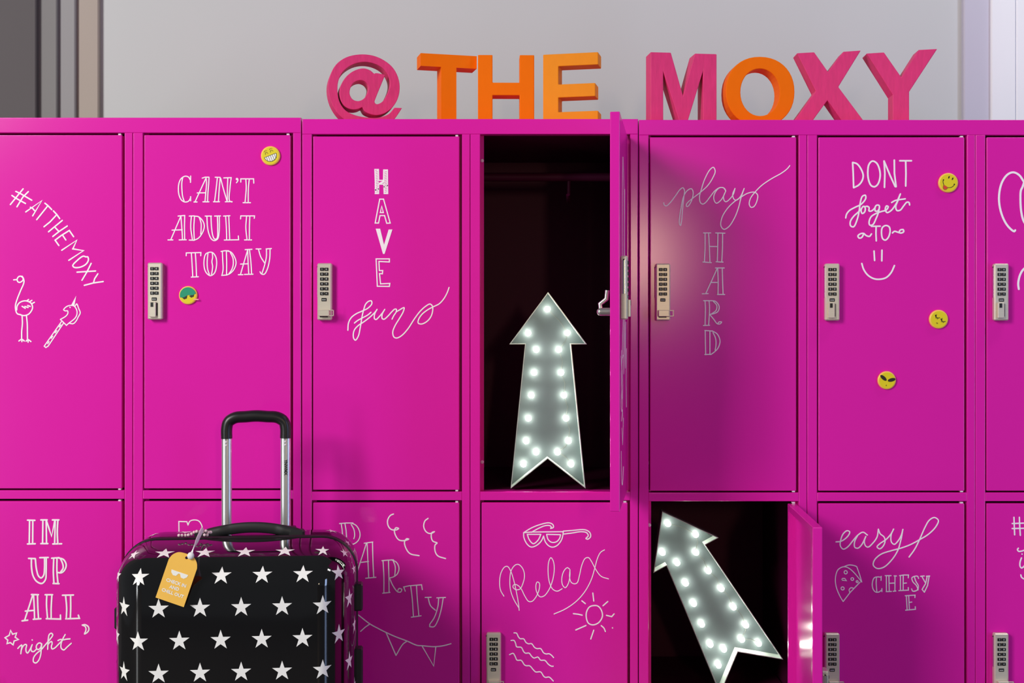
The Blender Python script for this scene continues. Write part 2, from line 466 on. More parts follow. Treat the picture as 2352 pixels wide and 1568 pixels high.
hashtag = S('''
p 335 85 290 140 150 312
p 410 125 330 205 245 345
p 228 122 290 150 460 250
p 172 180 230 220 370 297
p 372 418 605 255 472 475
p 438 352 470 365 500 400
p 648 292 690 325 748 385
p 692 328 530 530
p 770 402 820 455 862 515
p 815 462 725 560 635 632
p 900 540 790 630 700 705
p 972 620 860 695 762 772
p 785 630 850 700
p 1062 775 1000 685 880 760 795 825 850 902
p 905 755 950 822
p 890 970 1108 825 1050 950 1205 975 992 1115
c 1240 1065 1200 1055 1110 1120 1050 1190 1070 1215 1150 1215 1240 1170 1275 1110 1265 1065
p 1315 1158 1255 1280 1182 1402
p 1110 1285 1380 1268
p 1215 1475 1350 1440 1490 1420
p 1412 1308 1365 1380 1350 1435''', 0, 420, .15944, 3.2)
bird = S('''
p 168 177 225 172
c 232 165 260 120 300 112 340 150 335 185 280 222 245 210
s 320 110 345 150 355 220 290 380 235 520 205 620 205 710 235 785 300 805
s 225 720 232 650 280 585 360 555 430 565 490 605 510 680 480 750 430 800 350 820 290 805
p 405 555 440 530
p 455 570 500 545
p 490 610 545 580
p 320 652 380 690
p 370 655 432 675
p 420 638 470 655
s 322 815 328 960 315 1110 315 1230
s 400 815 415 960 418 1100 420 1240
p 262 1278 315 1240 362 1278
p 315 1240 318 1290
p 392 1282 425 1245 482 1288
p 425 1245 430 1300''', 10, 620, .12755, 2.9)
unicorn = S('''
f 1295 462 1262 645 1200 640
s 1270 655 1230 638 1150 645 1095 680 1070 715 1100 735 1140 735 1145 780 1110 830 1010 890
p 1010 888 1120 995 1165 955
s 1270 655 1305 720 1310 790 1280 860 1200 930 1165 955
s 1275 650 1305 610 1340 690 1368 770 1330 850 1300 910 1245 965 1180 960
p 1180 670 1190 675
p 1030 930 720 1370 750 1395 790 1370 1065 960
p 1020 985 990 1025
p 945 1090 915 1130
p 872 1190 845 1230
p 808 1288 782 1325''', 10, 620, .12755, 2.5)
cant = S('''
p 350 85 348 175
s 345 140 320 100 275 88 220 120 190 180 180 260 190 350 225 420 270 445 320 435 350 390
p 350 370 350 430
s 240 110 228 180 230 280 240 370 260 430
p 395 445 440 445
p 410 445 560 120
p 510 115 550 102 605 102
s 565 115 570 200 560 320 550 440
s 605 105 600 200 590 320 585 445
p 520 443 605 443
p 440 320 560 318
p 690 103 760 105
s 720 108 705 250 682 440
s 760 108 745 280 735 440
p 665 442 750 442
s 765 115 800 250 855 435
s 865 110 860 250 858 430
s 912 108 895 250 890 430 925 445
p 808 112 915 108
p 830 442 925 440
o 992 128 9
s 1003 125 1005 150 985 180
p 1045 170 1045 125 1222 125 1225 185
s 1115 130 1120 250 1105 450
s 1162 130 1150 250 1148 455
p 1075 455 1180 455''', 380, 390, .16582, 2.5)
adult = S('''
p 35 970 105 970
p 75 968 215 640
p 175 640 270 632
s 215 640 228 800 238 965
s 268 635 265 800 268 970
p 190 970 290 968
p 92 835 235 830
p 330 640 400 638
s 360 640 352 800 375 965
s 405 640 395 800 402 970
p 330 972 400 975
s 400 640 460 650 520 710 540 780 515 870 460 945 400 975
s 470 660 495 740 495 830 490 890
p 550 640 640 640
s 575 645 585 800 605 890 640 960 680 980 725 955 745 860 748 640
s 632 645 640 800 660 920 685 960 715 950 725 800 720 640
p 680 640 765 638
p 805 640 895 635
s 835 640 845 800 850 970
s 878 640 885 800 892 965
p 815 972 1015 968 1010 915
p 1042 680 1045 638 1235 638 1232 672
s 1125 645 1115 800 1132 970
s 1170 645 1165 800 1165 965
p 1095 970 1195 970''', 380, 390, .16582, 2.5)
today = S('''
p 288 1190 290 1150 492 1145 490 1190
s 360 1150 370 1300 380 1480
s 415 1150 425 1300 432 1480
p 358 1485 458 1480
c 620 1140 560 1165 535 1260 545 1380 580 1440 625 1465 680 1430 710 1310 700 1210 660 1150
s 590 1155 580 1260 585 1370 610 1450
s 650 1150 655 1210 645 1270 655 1340 640 1450
s 770 1130 830 1120 880 1122
s 790 1135 795 1250 800 1380 785 1460
s 845 1130 850 1300 848 1450
p 780 1462 860 1455
s 840 1120 910 1140 960 1210 980 1290 950 1380 890 1440 850 1455
s 900 1145 935 1220 940 1310 920 1380 880 1440
p 1010 1452 1075 1452
s 1040 1450 1075 1330 1140 1110
p 1105 1105 1200 1100
s 1140 1110 1145 1250 1155 1440
s 1165 1105 1185 1280 1195 1440
p 1095 1448 1215 1445
p 1040 1305 1150 1300
p 1255 1095 1325 1095
s 1290 1100 1320 1200 1375 1290
p 1395 1095 1470 1090
s 1400 1100 1400 1200 1375 1320 1340 1430
s 1450 1095 1445 1230 1410 1380 1370 1445 1330 1440 1310 1410''', 380, 390, .16582, 2.5)
hatch = '\n'.join('p %d %d %d %d' % (x, y + 16, x + 44, y) for x in (116, 228) for y in range(60, 335, 21)) + '\np 165 225 225 192\np 175 232 225 205'
have = S('''
q 114 50 158 50 162 185 222 185 224 56 270 56 273 348 230 348 226 232 162 232 160 348 126 348
''' + hatch + '''
q 175 418 222 418 305 715 262 718 235 622 178 622 160 715 118 715
q 200 505 182 585 220 585
f 125 785 180 785 228 985 285 795 332 795 235 1098 215 1098
q 130 1160 295 1160 295 1198 165 1192 170 1305 212 1305 208 1345 172 1342 185 1470 300 1465 295 1502 145 1500''', 840, 380, .18486, 2.6)
fun = S('''
s 82 980 95 830 150 720 250 640 380 580 500 520 580 430 570 370 510 380 450 440 415 540 380 680 360 800 335 950 300 1100 240 1185 205 1150 195 1060 220 970 300 880 420 800 560 690 650 600 690 545
s 690 545 640 640 635 740 670 755 740 690 800 620 850 545
s 850 545 795 650 795 735 835 750 920 680 1000 590 1060 540 1090 545 1085 600 1040 670 1000 750
s 1085 600 1150 560 1250 510 1230 600 1150 740 1060 890 1015 1020 1040 1120 1100 1140 1200 1090 1330 950 1460 750 1580 590 1700 480 1790 435 1840 480 1840 600 1800 710 1720 800 1610 850 1545 830 1550 760 1620 650 1740 555 1860 490 1980 430 2080 320 2150 190 2185 90
s 218 830 280 780 400 715 500 660 565 605''', 790, 650, .11054, 2.7)
play = S('''
s 105 700 115 740 150 755 220 695 300 590 380 480 430 450 455 490 450 570 435 700 420 850 405 1020 390 1085 370 1050 375 940 400 780 440 600 500 500 570 465 600 510 595 600 560 700 510 765 485 755 500 710 590 630 720 530 850 410 940 270 975 170 945 105 890 140 800 300 740 480 710 600 725 700 765 725 810 700 890 600 970 500 1060 445 1130 460 1155 505
s 1155 505 1110 448 1040 455 980 520 950 610 970 690 1000 710 1060 670 1110 600 1150 510
s 1150 510 1115 600 1130 670 1160 685 1220 640 1280 560 1310 460
s 1310 460 1270 560 1290 640 1330 660 1400 600 1465 460
s 1465 460 1410 620 1370 780 1300 960 1200 1110 1120 1150 1070 1090 1090 950 1180 800 1290 690 1430 595 1530 540 1640 525 1690 570 1680 670 1630 765 1580 780 1550 730 1570 630 1650 520 1760 410 1920 300 2090 205 2190 130 2235 75''', 1510, 370, .13605, 2.2)
hard = S('''
p 130 75 215 75
p 270 75 380 78
s 148 78 148 250 140 412
s 190 78 198 250 205 415
p 122 412 222 420
s 298 78 295 230 290 410
s 352 80 350 250 342 412
p 275 410 358 414
p 195 232 292 234
p 268 482 372 482
s 290 485 220 640 155 780
s 295 485 300 640 298 790
s 348 485 352 640 358 790
p 115 782 185 780
p 290 790 378 790
p 215 650 298 650
p 130 862 230 862
s 148 865 152 950 148 1145
s 195 865 200 950 190 1145
p 128 1150 202 1148
s 215 862 270 870 312 930 295 990 240 1015 205 1020
s 245 870 285 920 275 975 225 1015
s 205 1025 250 1080 290 1130 325 1130 340 1110 310 1110 295 1130
p 145 1208 235 1215
s 150 1210 152 1350 155 1490
s 205 1215 205 1350 205 1488
p 145 1488 220 1485
s 230 1212 290 1250 322 1330 300 1410 260 1455 215 1488
s 240 1230 270 1300 275 1370 265 1440''', 1590, 520, .1976, 2.3)
dont = S('''
p 148 68 155 200 160 372
s 148 68 200 85 250 150 275 225 260 290 220 340 160 372
c 385 52 345 90 330 180 340 280 370 345 410 360 450 330 478 240 470 150 435 75
p 525 50 535 200 530 368
p 525 50 600 230 660 360
p 648 40 650 200 670 360
p 712 48 855 48
p 785 50 788 200 785 352''', 1930, 360, .1913, 3.7)
forget = S('''
s 65 735 75 690 110 645 180 605 250 570 305 500 300 462 265 475 240 550 225 660 200 760 160 840 125 830 120 780 160 715 230 650 270 600
c 270 600 250 640 262 680 290 665 300 620 285 595
s 290 600 325 595 345 610 345 650 375 650 420 610
c 440 580 420 600 420 650 450 650 470 610 465 585
s 470 600 460 660 430 740 390 815 355 820 345 785 370 720 430 680 500 655 550 640 575 600 555 590 540 630 560 670 610 645 660 580 700 510
s 722 445 690 530 665 600 680 645 720 640 760 590 800 545 825 550 832 580
s 615 550 660 525 780 505
p 718 450 692 515''', 1930, 360, .1913, 3.3)
to = S('''
s 375 925 350 955 310 945 280 920 240 925 212 950 225 975 255 970 280 930
p 372 835 480 833
p 430 838 428 920 432 1010
c 545 825 505 850 495 920 510 985 540 1000 575 970 598 890 585 840
s 625 915 650 895 690 905 730 915 760 900 755 875 720 880 705 905''', 1930, 360, .1913, 3.4)
smile = S('''
p 405 1130 412 1245
p 500 1120 498 1250
s 258 1280 280 1350 330 1420 400 1462 470 1470 550 1450 610 1390 650 1305''', 1930, 360, .1913, 3.6)
swoop = S('''
s 268 740 258 750 200 700 150 600 128 470 150 340 200 265 250 245 300 268 343 330 400 430
s 343 330 330 370 316 400 312 480 320 590 343 670 400 740''', 2260, 330, .26822, 4.6)
swoop2 = S('''
s 298 1245 293 1195 310 1120 343 1070 420 1030''', 2260, 330, .26822, 4.6)
imupall = S('''
p 140 85 245 88
p 170 90 165 412
p 215 90 212 412
p 140 415 250 412
p 325 82 415 82
p 355 85 350 410
p 400 90 405 410
p 325 410 425 410
p 405 95 440 200 475 310 520 90
p 485 82 578 82
p 525 90 518 410
s 562 90 555 250 562 410
p 490 415 615 412
p 155 615 250 618
s 195 620 198 750 220 860 270 935 340 962 390 910 400 800 402 605
s 250 620 265 760 295 860 330 885 365 850 378 740 378 610
p 310 605 430 602
p 475 612 580 605
s 505 615 500 800 508 960
s 550 615 550 800 565 960
p 495 962 580 965
s 570 608 640 630 678 700 660 770 615 812 555 810
s 600 620 630 690 635 750 600 805
p 195 1115 295 1118
p 215 1118 170 1260 100 1475
s 225 1120 235 1300 240 1455
s 280 1120 285 1300 295 1450
p 65 1480 145 1470
p 220 1458 328 1450
p 110 1345 230 1335
p 385 1118 490 1118
s 410 1120 405 1250 420 1450
s 480 1120 470 1300 470 1440
p 400 1450 600 1455 598 1398
p 625 1125 780 1122
s 670 1130 685 1300 680 1450
s 738 1130 740 1300 735 1445
p 670 1452 860 1445 845 1400''', 40, 1180, .16575, 3.5)
night = S('''
s 440 735 490 680 535 650 540 690 525 780 515 865
s 525 780 560 690 620 635 655 650 640 740 650 820 680 845 740 760 795 640
s 795 640 765 740 780 800 830 810 900 750
p 790 522 798 528
c 960 600 905 650 895 720 930 760 980 740 1020 660 1010 610
s 1030 620 1015 760 1000 900 950 1030 880 1090 825 1060 830 960 900 860 1020 760 1120 640 1230 510 1300 400 1265 360 1215 390 1190 500 1180 640 1175 755
s 1180 640 1230 580 1270 565 1285 610 1265 690 1285 745 1350 720 1450 620 1540 530
s 1605 390 1540 510 1500 640 1510 730 1570 770 1650 700 1755 605
s 1425 540 1480 515 1560 520 1640 505 1725 498''', 0, 1420, .09354, 2.9)
star_doodle = S('''
q 262 290 310 385 410 355 375 460 455 515 350 550 325 645 255 590 175 615 195 530 125 470 230 410''', 0, 1420, .09354, 3.0)
moon = S('''
s 2020 160 2090 150 2170 200 2185 270 2150 335 2080 375 2105 310 2115 250 2090 190 2024 162''', 0, 1420, .09354, 3.0)
party = S('''
p 55 235 140 228 230 228
p 78 240 90 320 110 620
p 125 235 140 320 160 620
p 90 622 180 618
s 210 228 270 260 312 330 318 400 290 460 230 500 150 500
s 205 245 240 310 250 390 240 430
p 372 488 485 472
s 400 490 360 620 320 740 260 940
s 410 490 420 700 430 930
s 480 475 485 700 495 925
p 390 938 525 925
p 325 735 430 722
p 600 712 680 705 750 702
s 615 715 625 900 625 1128
s 685 710 690 900 692 1120
p 610 1130 705 1120
s 720 700 790 735 820 810 800 880 750 920 695 935
s 745 710 772 790 765 910
s 700 940 740 1030 800 1110 840 1115 855 1080 820 1070 805 1095
p 900 1105 880 1050 950 1035 1110 1022 1120 1085
s 970 1035 990 1200 1005 1430
s 1045 1030 1055 1200 1075 1420
p 978 1438 1105 1420
p 1155 1185 1235 1182
s 1195 1190 1225 1290 1290 1350
p 1305 1190 1418 1185
s 1330 1195 1320 1300 1275 1440 1215 1530
s 1388 1195 1365 1330 1320 1480 1270 1560 1215 1560
p 1215 1530 1215 1560''', 770, 1160, .17857, 2.3)
swirls = S('''
s 750 112 710 130 675 190 680 260 720 310 790 315 815 298 780 290 762 330 780 395 820 445 880 455 945 435 920 430 892 470 905 540 960 620 1080 648
s 1195 168 1155 200 1138 270 1165 335 1210 362 1250 355 1275 340 1245 350 1235 400 1255 460 1310 485 1285 510 1285 590 1320 650 1420 685''', 770, 1160, .17857, 2.7)
bunting = S('''
s 60 -20 265 150 460 300 640 400 820 490 1020 580 1260 670 1480 765 1600 775 1850 795 2050 775 2220 730
p 460 310 370 370 265 465
p 815 490 1030 985
s 1030 985 1180 740 1270 675
p 1590 775 1845 1215 1890 805''', 800, 1400, .10629, 2.4)
hidden = S('''
p 83 300 80 126 215 130 236 188
s 235 185 270 120 350 100 420 120 470 200 480 300''', 400, 1180, .13605, 2.4)
glasses = S('''
s 475 215 600 140 750 85 860 68 915 95 922 135 880 152
s 590 210 700 150 800 110 870 110 890 130 880 152
p 475 215 600 205 1070 200
s 475 215 480 290 530 390 590 430 670 405 740 340 775 265
s 775 265 800 350 850 410 910 432 980 405 1040 330 1065 250 1070 200
p 530 240 735 240
s 530 240 560 320 620 380 690 330 735 240
p 820 240 1030 245
s 820 240 845 320 900 360 970 350 1015 300 1030 245
s 1070 192 1200 182 1400 172 1470 215 1480 275 1440 312 1410 305
s 1080 235 1200 220 1340 200 1420 215 1445 260 1410 300''', 1130, 1190, .15303, 2.5)
relax = S('''
s 180 1168 130 1080 115 960 135 820 190 730 235 722 285 800 330 940 370 1120 400 1290 408 1380
s 405 1345 330 1220 280 1080 268 920 290 780 350 700 400 692 460 750 488 850 470 960 420 1060 360 1070 315 1030 330 995 380 1000 440 1060 490 1160 550 1245 600 1245 660 1180 710 1060 710 970 680 955 660 1000 670 1100 720 1175 780 1165 850 1080 910 930 935 760 920 640 885 590 855 640 842 780 860 950 910 1060 980 1092 1055 1055
s 1165 760 1130 740 1080 790 1048 900 1060 1000 1100 1040 1145 980 1170 860 1170 770
s 1172 770 1165 880 1190 960 1240 982 1280 965 1310 870 1350 700 1400 600 1450 590 1490 640 1560 770 1640 870 1750 908
s 1690 472 1630 510 1580 610 1540 760 1490 920 1400 1090 1270 1240 1100 1360 930 1435''', 1130, 1190, .15303, 1.9)
sun = S('''
c 1555 288 1470 310 1420 390 1415 490 1450 580 1525 608 1620 570 1680 470 1665 370 1610 300
p 1522 80 1538 215
p 1340 210 1400 258
p 1770 222 1690 292
p 1200 422 1280 432 1348 448
p 1745 450 1835 472 1875 425
p 1410 618 1240 692
s 1660 620 1705 660 1730 718
p 1538 695 1488 842
p 1845 655 1850 660''', 1150, 1350, .13903, 2.7)
waves = S('''
s 218 740 262 745 290 800 320 835 380 840 420 900 460 920 510 918 560 980 600 1000 660 1000 710 1070 750 1088 800 1085 840 1110 875 1148
s 170 865 220 865 245 910 265 970 340 980 380 1050 410 1075 470 1075 510 1125 550 1155 615 1140 660 1190 730 1195 790 1260 840 1290 870 1290
s 145 1100 205 1078 240 1130 270 1190 340 1195 390 1265 420 1282 480 1285 540 1350 580 1385 660 1385 710 1455 740 1475 800 1470 870 1535''', 1150, 1350, .13903, 2.4)
easy = S('''
s 135 437 220 425 320 350 352 280 310 262 250 310 210 410 205 500 250 550 320 515 400 420 480 330 560 285 630 330
s 480 330 430 430 430 520 480 535 540 480 605 350
s 605 350 580 430 600 500 640 518 710 460 780 360 800 240
s 800 235 830 310 890 360 905 430 870 510 820 545 780 515 830 460 920 400 1000 310 1040 235
s 1040 235 1000 330 1005 440 1050 475 1110 420 1160 330 1185 240
s 1185 240 1150 420 1100 580 1000 730 880 835 780 852 720 800 740 720 840 630 1000 575 1150 535 1300 480 1440 405 1580 320 1700 200 1740 100 1680 55 1600 95 1530 210 1450 390 1370 550 1280 675''', 1900, 1180, .14666, 2.7)
pizza = S('''
s 248 1370 190 1270 135 1120 130 980 170 870 260 825 340 850 430 930 540 1065
s 260 825 340 798 430 810 462 825
p 462 825 510 960 540 1065
p 248 1370 360 1225 515 1065
o 288 912 25
o 392 1018 21
o 240 1165 24
p 220 1035 240 1008 275 1010 300 1045 220 1035
o 468 1058 15
s 350 1225 342 1185 370 1155 405 1160''', 1900, 1180, .14666, 2.2)
chesy = S('''
s 845 990 790 985 735 1000 705 1080 715 1170 755 1220 810 1220 850 1190
p 845 975 842 1040
p 855 1165 855 1215
s 770 990 765 1080 775 1215
p 905 965 1000 965
p 925 968 925 1215
p 965 968 970 1210
p 920 1215 1005 1212
p 1045 968 1085 970
p 1060 970 1058 1208
p 1030 1210 1075 1205
p 970 1085 1058 1080
p 1130 965 1200 955 1272 955 1268 1000
p 1145 965 1145 1195
p 1190 960 1188 1190
p 1120 1200 1270 1192 1268 1150
p 1190 1085 1240 1080
s 1430 1010 1415 975 1370 975 1325 1000 1340 1060 1395 1120 1415 1180 1380 1205 1335 1205 1320 1170
s 1365 990 1390 1060 1425 1120 1420 1190
p 1460 975 1520 970
p 1480 975 1535 1075
p 1550 975 1605 970
p 1565 975 1540 1090 1485 1180 1520 1225
p 1595 975 1570 1120 1520 1225
p 1220 1280 1375 1270 1372 1310
p 1238 1280 1250 1500
p 1275 1275 1285 1495
p 1225 1505 1380 1492 1378 1450
p 1280 1385 1325 1378''', 1900, 1180, .14666, 2.3)
hash2 = S('''
s 450 160 455 300 465 535
s 565 160 570 300 585 545
p 410 295 480 292 664 285
p 410 400 664 395
s 545 815 525 845 545 880 600 880 664 860 740 810
p 618 938 624 942
s 610 1020 580 1110 580 1200 610 1235 664 1200 720 1130
s 595 1380 610 1430 664 1465 740 1450''', 2280, 1170, .10843, 3.0)
# scribble on the outside of the open door, seen almost edge on
edge_scribble = S('''
s 120 60 100 130 110 280 150 300 180 250 170 120 120 60
s 200 120 190 260 215 350
s 90 480 140 400 160 520 200 400 230 510 250 410
s 70 470 60 540 80 570
s 280 470 265 540 275 600''', 1106, 330, 1.0, 2.6)
edge_scribble2 = S('''
s 60 40 120 140 70 240 150 260 200 160 150 60 220 40
p 100 300 180 260 240 330
p 120 330 190 400 250 300
s 90 420 110 540 180 560 250 500''', 1116, 790, 0.52, 2.6)

make_bank('pink locker bank at the end with the suitcase, in front of the charcoal wall panel', (-82, 305, 692), 3.2, {
    (0, 0): dict(label='pink door with a hashtag in an arc, a long-legged bird and a unicorn stick drawn on it', lock='down',
                 marks=[('lettering', hashtag), ('bird_drawing', bird), ('unicorn_drawing', unicorn)]),
    (1, 0): dict(label="pink door hand-lettered CAN'T ADULT TODAY", lock='down', marks=[('lettering', cant), ('lettering', adult), ('lettering', today)]),
    (0, 1): dict(label='pink door hand-lettered IM UP ALL night', lock='turned', marks=[('lettering', imupall), ('lettering', night), ('star_drawing', star_doodle), ('moon_drawing', moon)]),
    (1, 1): dict(label='pink door mostly hidden behind the suitcase', lock='turned', marks=[('lettering', hidden)])})
make_bank('middle pink locker bank with one upper door standing open on a lit arrow', (693, 1080, 1466.5), 0.0, {
    (0, 0): dict(label='pink door hand-lettered HAVE fun', lock='turned', marks=[('lettering', have), ('lettering', fun)]),
    (1, 0): dict(label='open pink door seen almost edge on', lock='down', open=82.0, marks=[('scribble', edge_scribble), ('scribble', edge_scribble2)]),
    (0, 1): dict(label='pink door hand-lettered PARTY with bunting and curls', lock='turned', marks=[('lettering', party), ('curl_drawing', swirls), ('bunting_drawing', bunting)]),
    (1, 1): dict(label='pink door hand-lettered Relax with sunglasses, sun and waves', lock='turned',
                 marks=[('lettering', relax), ('sunglasses_drawing', glasses), ('sun_drawing', sun), ('wave_drawing', waves)])})
make_bank('pink locker bank beside the white boards, one lower door open on a tilted arrow', (1467, 1854, 2240.5, 2627), -2.0, {
    (0, 0): dict(label='pink door hand-lettered play HARD', lock='turned', marks=[('lettering', play), ('lettering', hard)]),
    (1, 0): dict(label='pink door hand-lettered DONT forget TO with a smile', lock='down',
                 marks=[('lettering', dont), ('lettering', forget), ('lettering', to), ('smile_drawing', smile)]),
    (2, 0): dict(label='pink door with wide white loops, cut by the picture edge', lock='down', marks=[('lettering', swoop), ('lettering', swoop2)]),
    (0, 1): dict(label='open pink lower door showing its inner side', lock='turned', open=86.0),
    (1, 1): dict(label='pink door hand-lettered easy CHESY with a pizza slice', lock='turned',
                 marks=[('lettering', easy), ('pizza_drawing', pizza), ('lettering', chesy)]),
    (2, 1): dict(label='pink door with a hash sign, cut by the picture edge', lock='turned', marks=[('lettering', hash2)])})
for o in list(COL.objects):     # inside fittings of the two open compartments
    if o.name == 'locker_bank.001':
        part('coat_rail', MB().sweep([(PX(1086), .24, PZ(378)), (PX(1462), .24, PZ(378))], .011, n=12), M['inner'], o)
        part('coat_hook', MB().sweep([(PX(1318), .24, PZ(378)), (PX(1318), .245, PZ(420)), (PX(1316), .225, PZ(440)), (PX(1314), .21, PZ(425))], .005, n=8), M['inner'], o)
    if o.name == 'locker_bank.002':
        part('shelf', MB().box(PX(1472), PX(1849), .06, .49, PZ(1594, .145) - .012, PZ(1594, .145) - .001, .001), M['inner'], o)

# ------------------------------------------------------------------ letters standing on the lockers
LY = 0.062; LD = 0.050
def letter(name, label, loops, cx, yaw, m, top_z, sc, oy, smooth=False):
    """loops in steps of sc px from oy down; cx: centre in the same steps; base sits on the locker top"""
    s = scale_at(LY); base = CY - (top_z - CAMZ) * 1000 * s
    cpx = cx[0] + cx[1] * sc
    k = 1.0 / math.cos(R(yaw))
    L = [[((q[0] - cx[1]) * sc / 1000 / s * k, max(0.0, (base - (oy + q[1] * sc)) / 1000 / s)) for q in lp] for lp in loops]
    t = thing(name, label, 'letter', Matrix.Translation((PX(cpx, LY), LY + .02, top_z)) @ Matrix.Rotation(R(yaw), 4, 'Z'), 'letters standing on the lockers')
    mb = MB().plate(L, -.02, LD - .02)
    me = mb.mesh('letter_body', m)
    bm = bmesh.new(); bm.from_mesh(me)
    bmesh.ops.dissolve_limit(bm, angle_limit=R(1), verts=bm.verts, edges=bm.edges)
    ed = [e for e in bm.edges if len(e.link_faces) == 2 and e.calc_face_angle(0) > R(40)]
    bmesh.ops.bevel(bm, geom=ed, offset=.0016, segments=2, profile=0.5, affect='EDGES', clamp_overlap=True)
    bmesh.ops.triangulate(bm, faces=[f for f in bm.faces if len(f.verts) > 4])
    bm.to_mesh(me); bm.free()
    put('letter_body', me, t)
    return t
def ell(cx, cy, rx, ry, n=40, p=2.0):
    out = []
    for i in range(n):
        a = 2 * math.pi * i / n; c, q = math.cos(a), math.sin(a)
        out.append((cx + rx * math.copysign(abs(c) ** (2 / p), c), cy + ry * math.copysign(abs(q) ** (2 / p), q)))
    return out
A1 = .29762; A2 = .32313
zb, zc = PZ(273), PZ(275)
at_out = [(663, 552), (640, 590), (600, 645), (540, 680), (450, 700), (375, 702), (270, 682), (190, 625), (130, 530), (107, 420), (120, 330), (165, 240), (240, 180), (340, 152), (440, 155), (530, 190), (600, 250), (640, 340), (643, 430), (620, 505), (580, 560), (530, 598), (470, 615), (420, 608), (380, 588), (362, 557), (330, 573), (285, 578), (240, 562), (205, 520), (190, 455), (200, 400), (240, 330), (300, 280), (370, 258), (420, 270), (452, 296), (465, 290), (535, 300), (500, 390), (465, 480), (455, 515), (470, 530), (510, 512), (545, 460), (570, 390), (570, 340), (550, 290), (510, 245), (440, 214), (360, 210), (280, 238), (215, 295), (182, 370), (178, 450), (195, 530), (240, 590), (310, 622), (400, 636), (480, 634), (560, 604), (605, 552)]
def soften(P, keep):
    keep = set(keep); out = []; run = []
    n = len(P)
    idx = sorted(keep); segs = [(idx[i], idx[(i + 1) % len(idx)]) for i in range(len(idx))]
    for a, b in segs:
        k = [a]
        while k[-1] != b: k.append((k[-1] + 1) % n)
        c = crom([P[j] for j in k], n=4); out += [(p.x, p.y) for p in c[:-1]]
    return out
keep = [0, 25, 36, 38, 61]
at_out = soften(at_out, keep)
at_hole = [(p.x, p.y) for p in crom([(350, 350), (390, 365), (410, 400), (400, 450), (370, 495), (330, 512), (290, 500), (268, 460), (275, 410), (300, 370)], True, 4)]
letter('at_sign', 'rose pink at sign with brushy paint, first of the row of letters', [at_out, at_hole], (720, 375), 13, M['letter_pink'], zb, A1, 80)
letter('letter_t', 'orange block letter T turned aside, next to the pink at sign',
       [[(815, 152), (1242, 152), (1242, 250), (1086, 250), (1086, 760), (970, 760), (970, 250), (815, 250)]], (720, 1028), 14.5, M['letter_orange'], zb, A1, 80)
letter('letter_h', 'orange block letter H facing straight ahead between T and E',
       [[(1268, 155), (1381, 155), (1381, 368), (1590, 368), (1590, 155), (1703, 155), (1703, 760), (1590, 760), (1590, 466), (1381, 466), (1381, 760), (1268, 760)]], (720, 1486), 1.0, M['letter_orange'], zb, A1, 80)
letter('letter_e', 'lighter amber block letter E beside the open door',
       [[(1787, 142), (2208, 142), (2208, 238), (1905, 238), (1905, 378), (2186, 378), (2186, 480), (1905, 480), (1905, 592), (2208, 592), (2208, 760), (1787, 760)]], (720, 1997), -12.5, M['letter_amber'], zb, A1, 80)
letter('letter_m', 'rose pink block letter M with a lit narrow side',
       [[(158, 128), (305, 128), (392, 430), (478, 130), (636, 130), (636, 760), (537, 760), (537, 255), (420, 760), (372, 760), (250, 265), (250, 760), (158, 760)]], (1440, 397), 6.5, M['letter_pink'], zc, A2, 80)
letter('letter_o', 'round orange letter O between the pink M and X', [ell(945, 402, 247, 247, 44, 2.15), ell(944, 408, 141, 168, 36, 2.05)], (1440, 945), 3, M['letter_orange'], zc, A2, 80)
letter('letter_x', 'rose pink block letter X between the orange O and pink Y',
       [[(1212, 128), (1335, 122), (1432, 262), (1540, 120), (1663, 112), (1505, 370), (1700, 660), (1545, 660), (1428, 465), (1305, 660), (1175, 660), (1345, 400)]], (1440, 1437), -2, M['letter_pink'], zc, A2, 80)
letter('letter_y', 'rose pink block letter Y, last of the row of letters',
       [[(1712, 128), (1835, 122), (1955, 300), (2075, 108), (2205, 103), (2010, 405), (2010, 760), (1895, 760), (1895, 425)]], (1440, 1955), -4, M['letter_pink'], zc, A2, 80)

# ------------------------------------------------------------------ lit arrows
ARW = [(1259, 670), (1348, 790), (1312, 790), (1345, 1121), (1258, 1053), (1173, 1121), (1206, 790), (1170, 790)]
BUL = [(343, 200), (213, 360), (478, 360), (268, 472), (420, 472), (253, 627), (435, 627), (235, 780), (455, 780), (215, 935), (469, 935), (200, 1088), (485, 1088), (268, 1163), (412, 1163), (181, 1244), (503, 1244)]
bulb_mesh = MB().ball((0, 0, 0), .0066, 16).mesh('bulb', M['bulb'])
sock_mesh = MB().sweep([(0, .004, 0), (0, .0105, 0)], .0042, n=10).mesh('bulb_socket', M['cable'])
def inset(P, d):
    out = []; n = len(P)
    for i in range(n):
        a, b, c = Vector(P[i - 1]), Vector(P[i]), Vector(P[(i + 1) % n])
        d1 = (b - a).normalized(); d2 = (c - b).normalized()
        n1 = Vector((d1.y, -d1.x)); n2 = Vector((d2.y, -d2.x)); m = (n1 + n2); m.normalize()
        out.append(tuple(b + m * (d / max(.3, m.dot(n1)))))
    return out
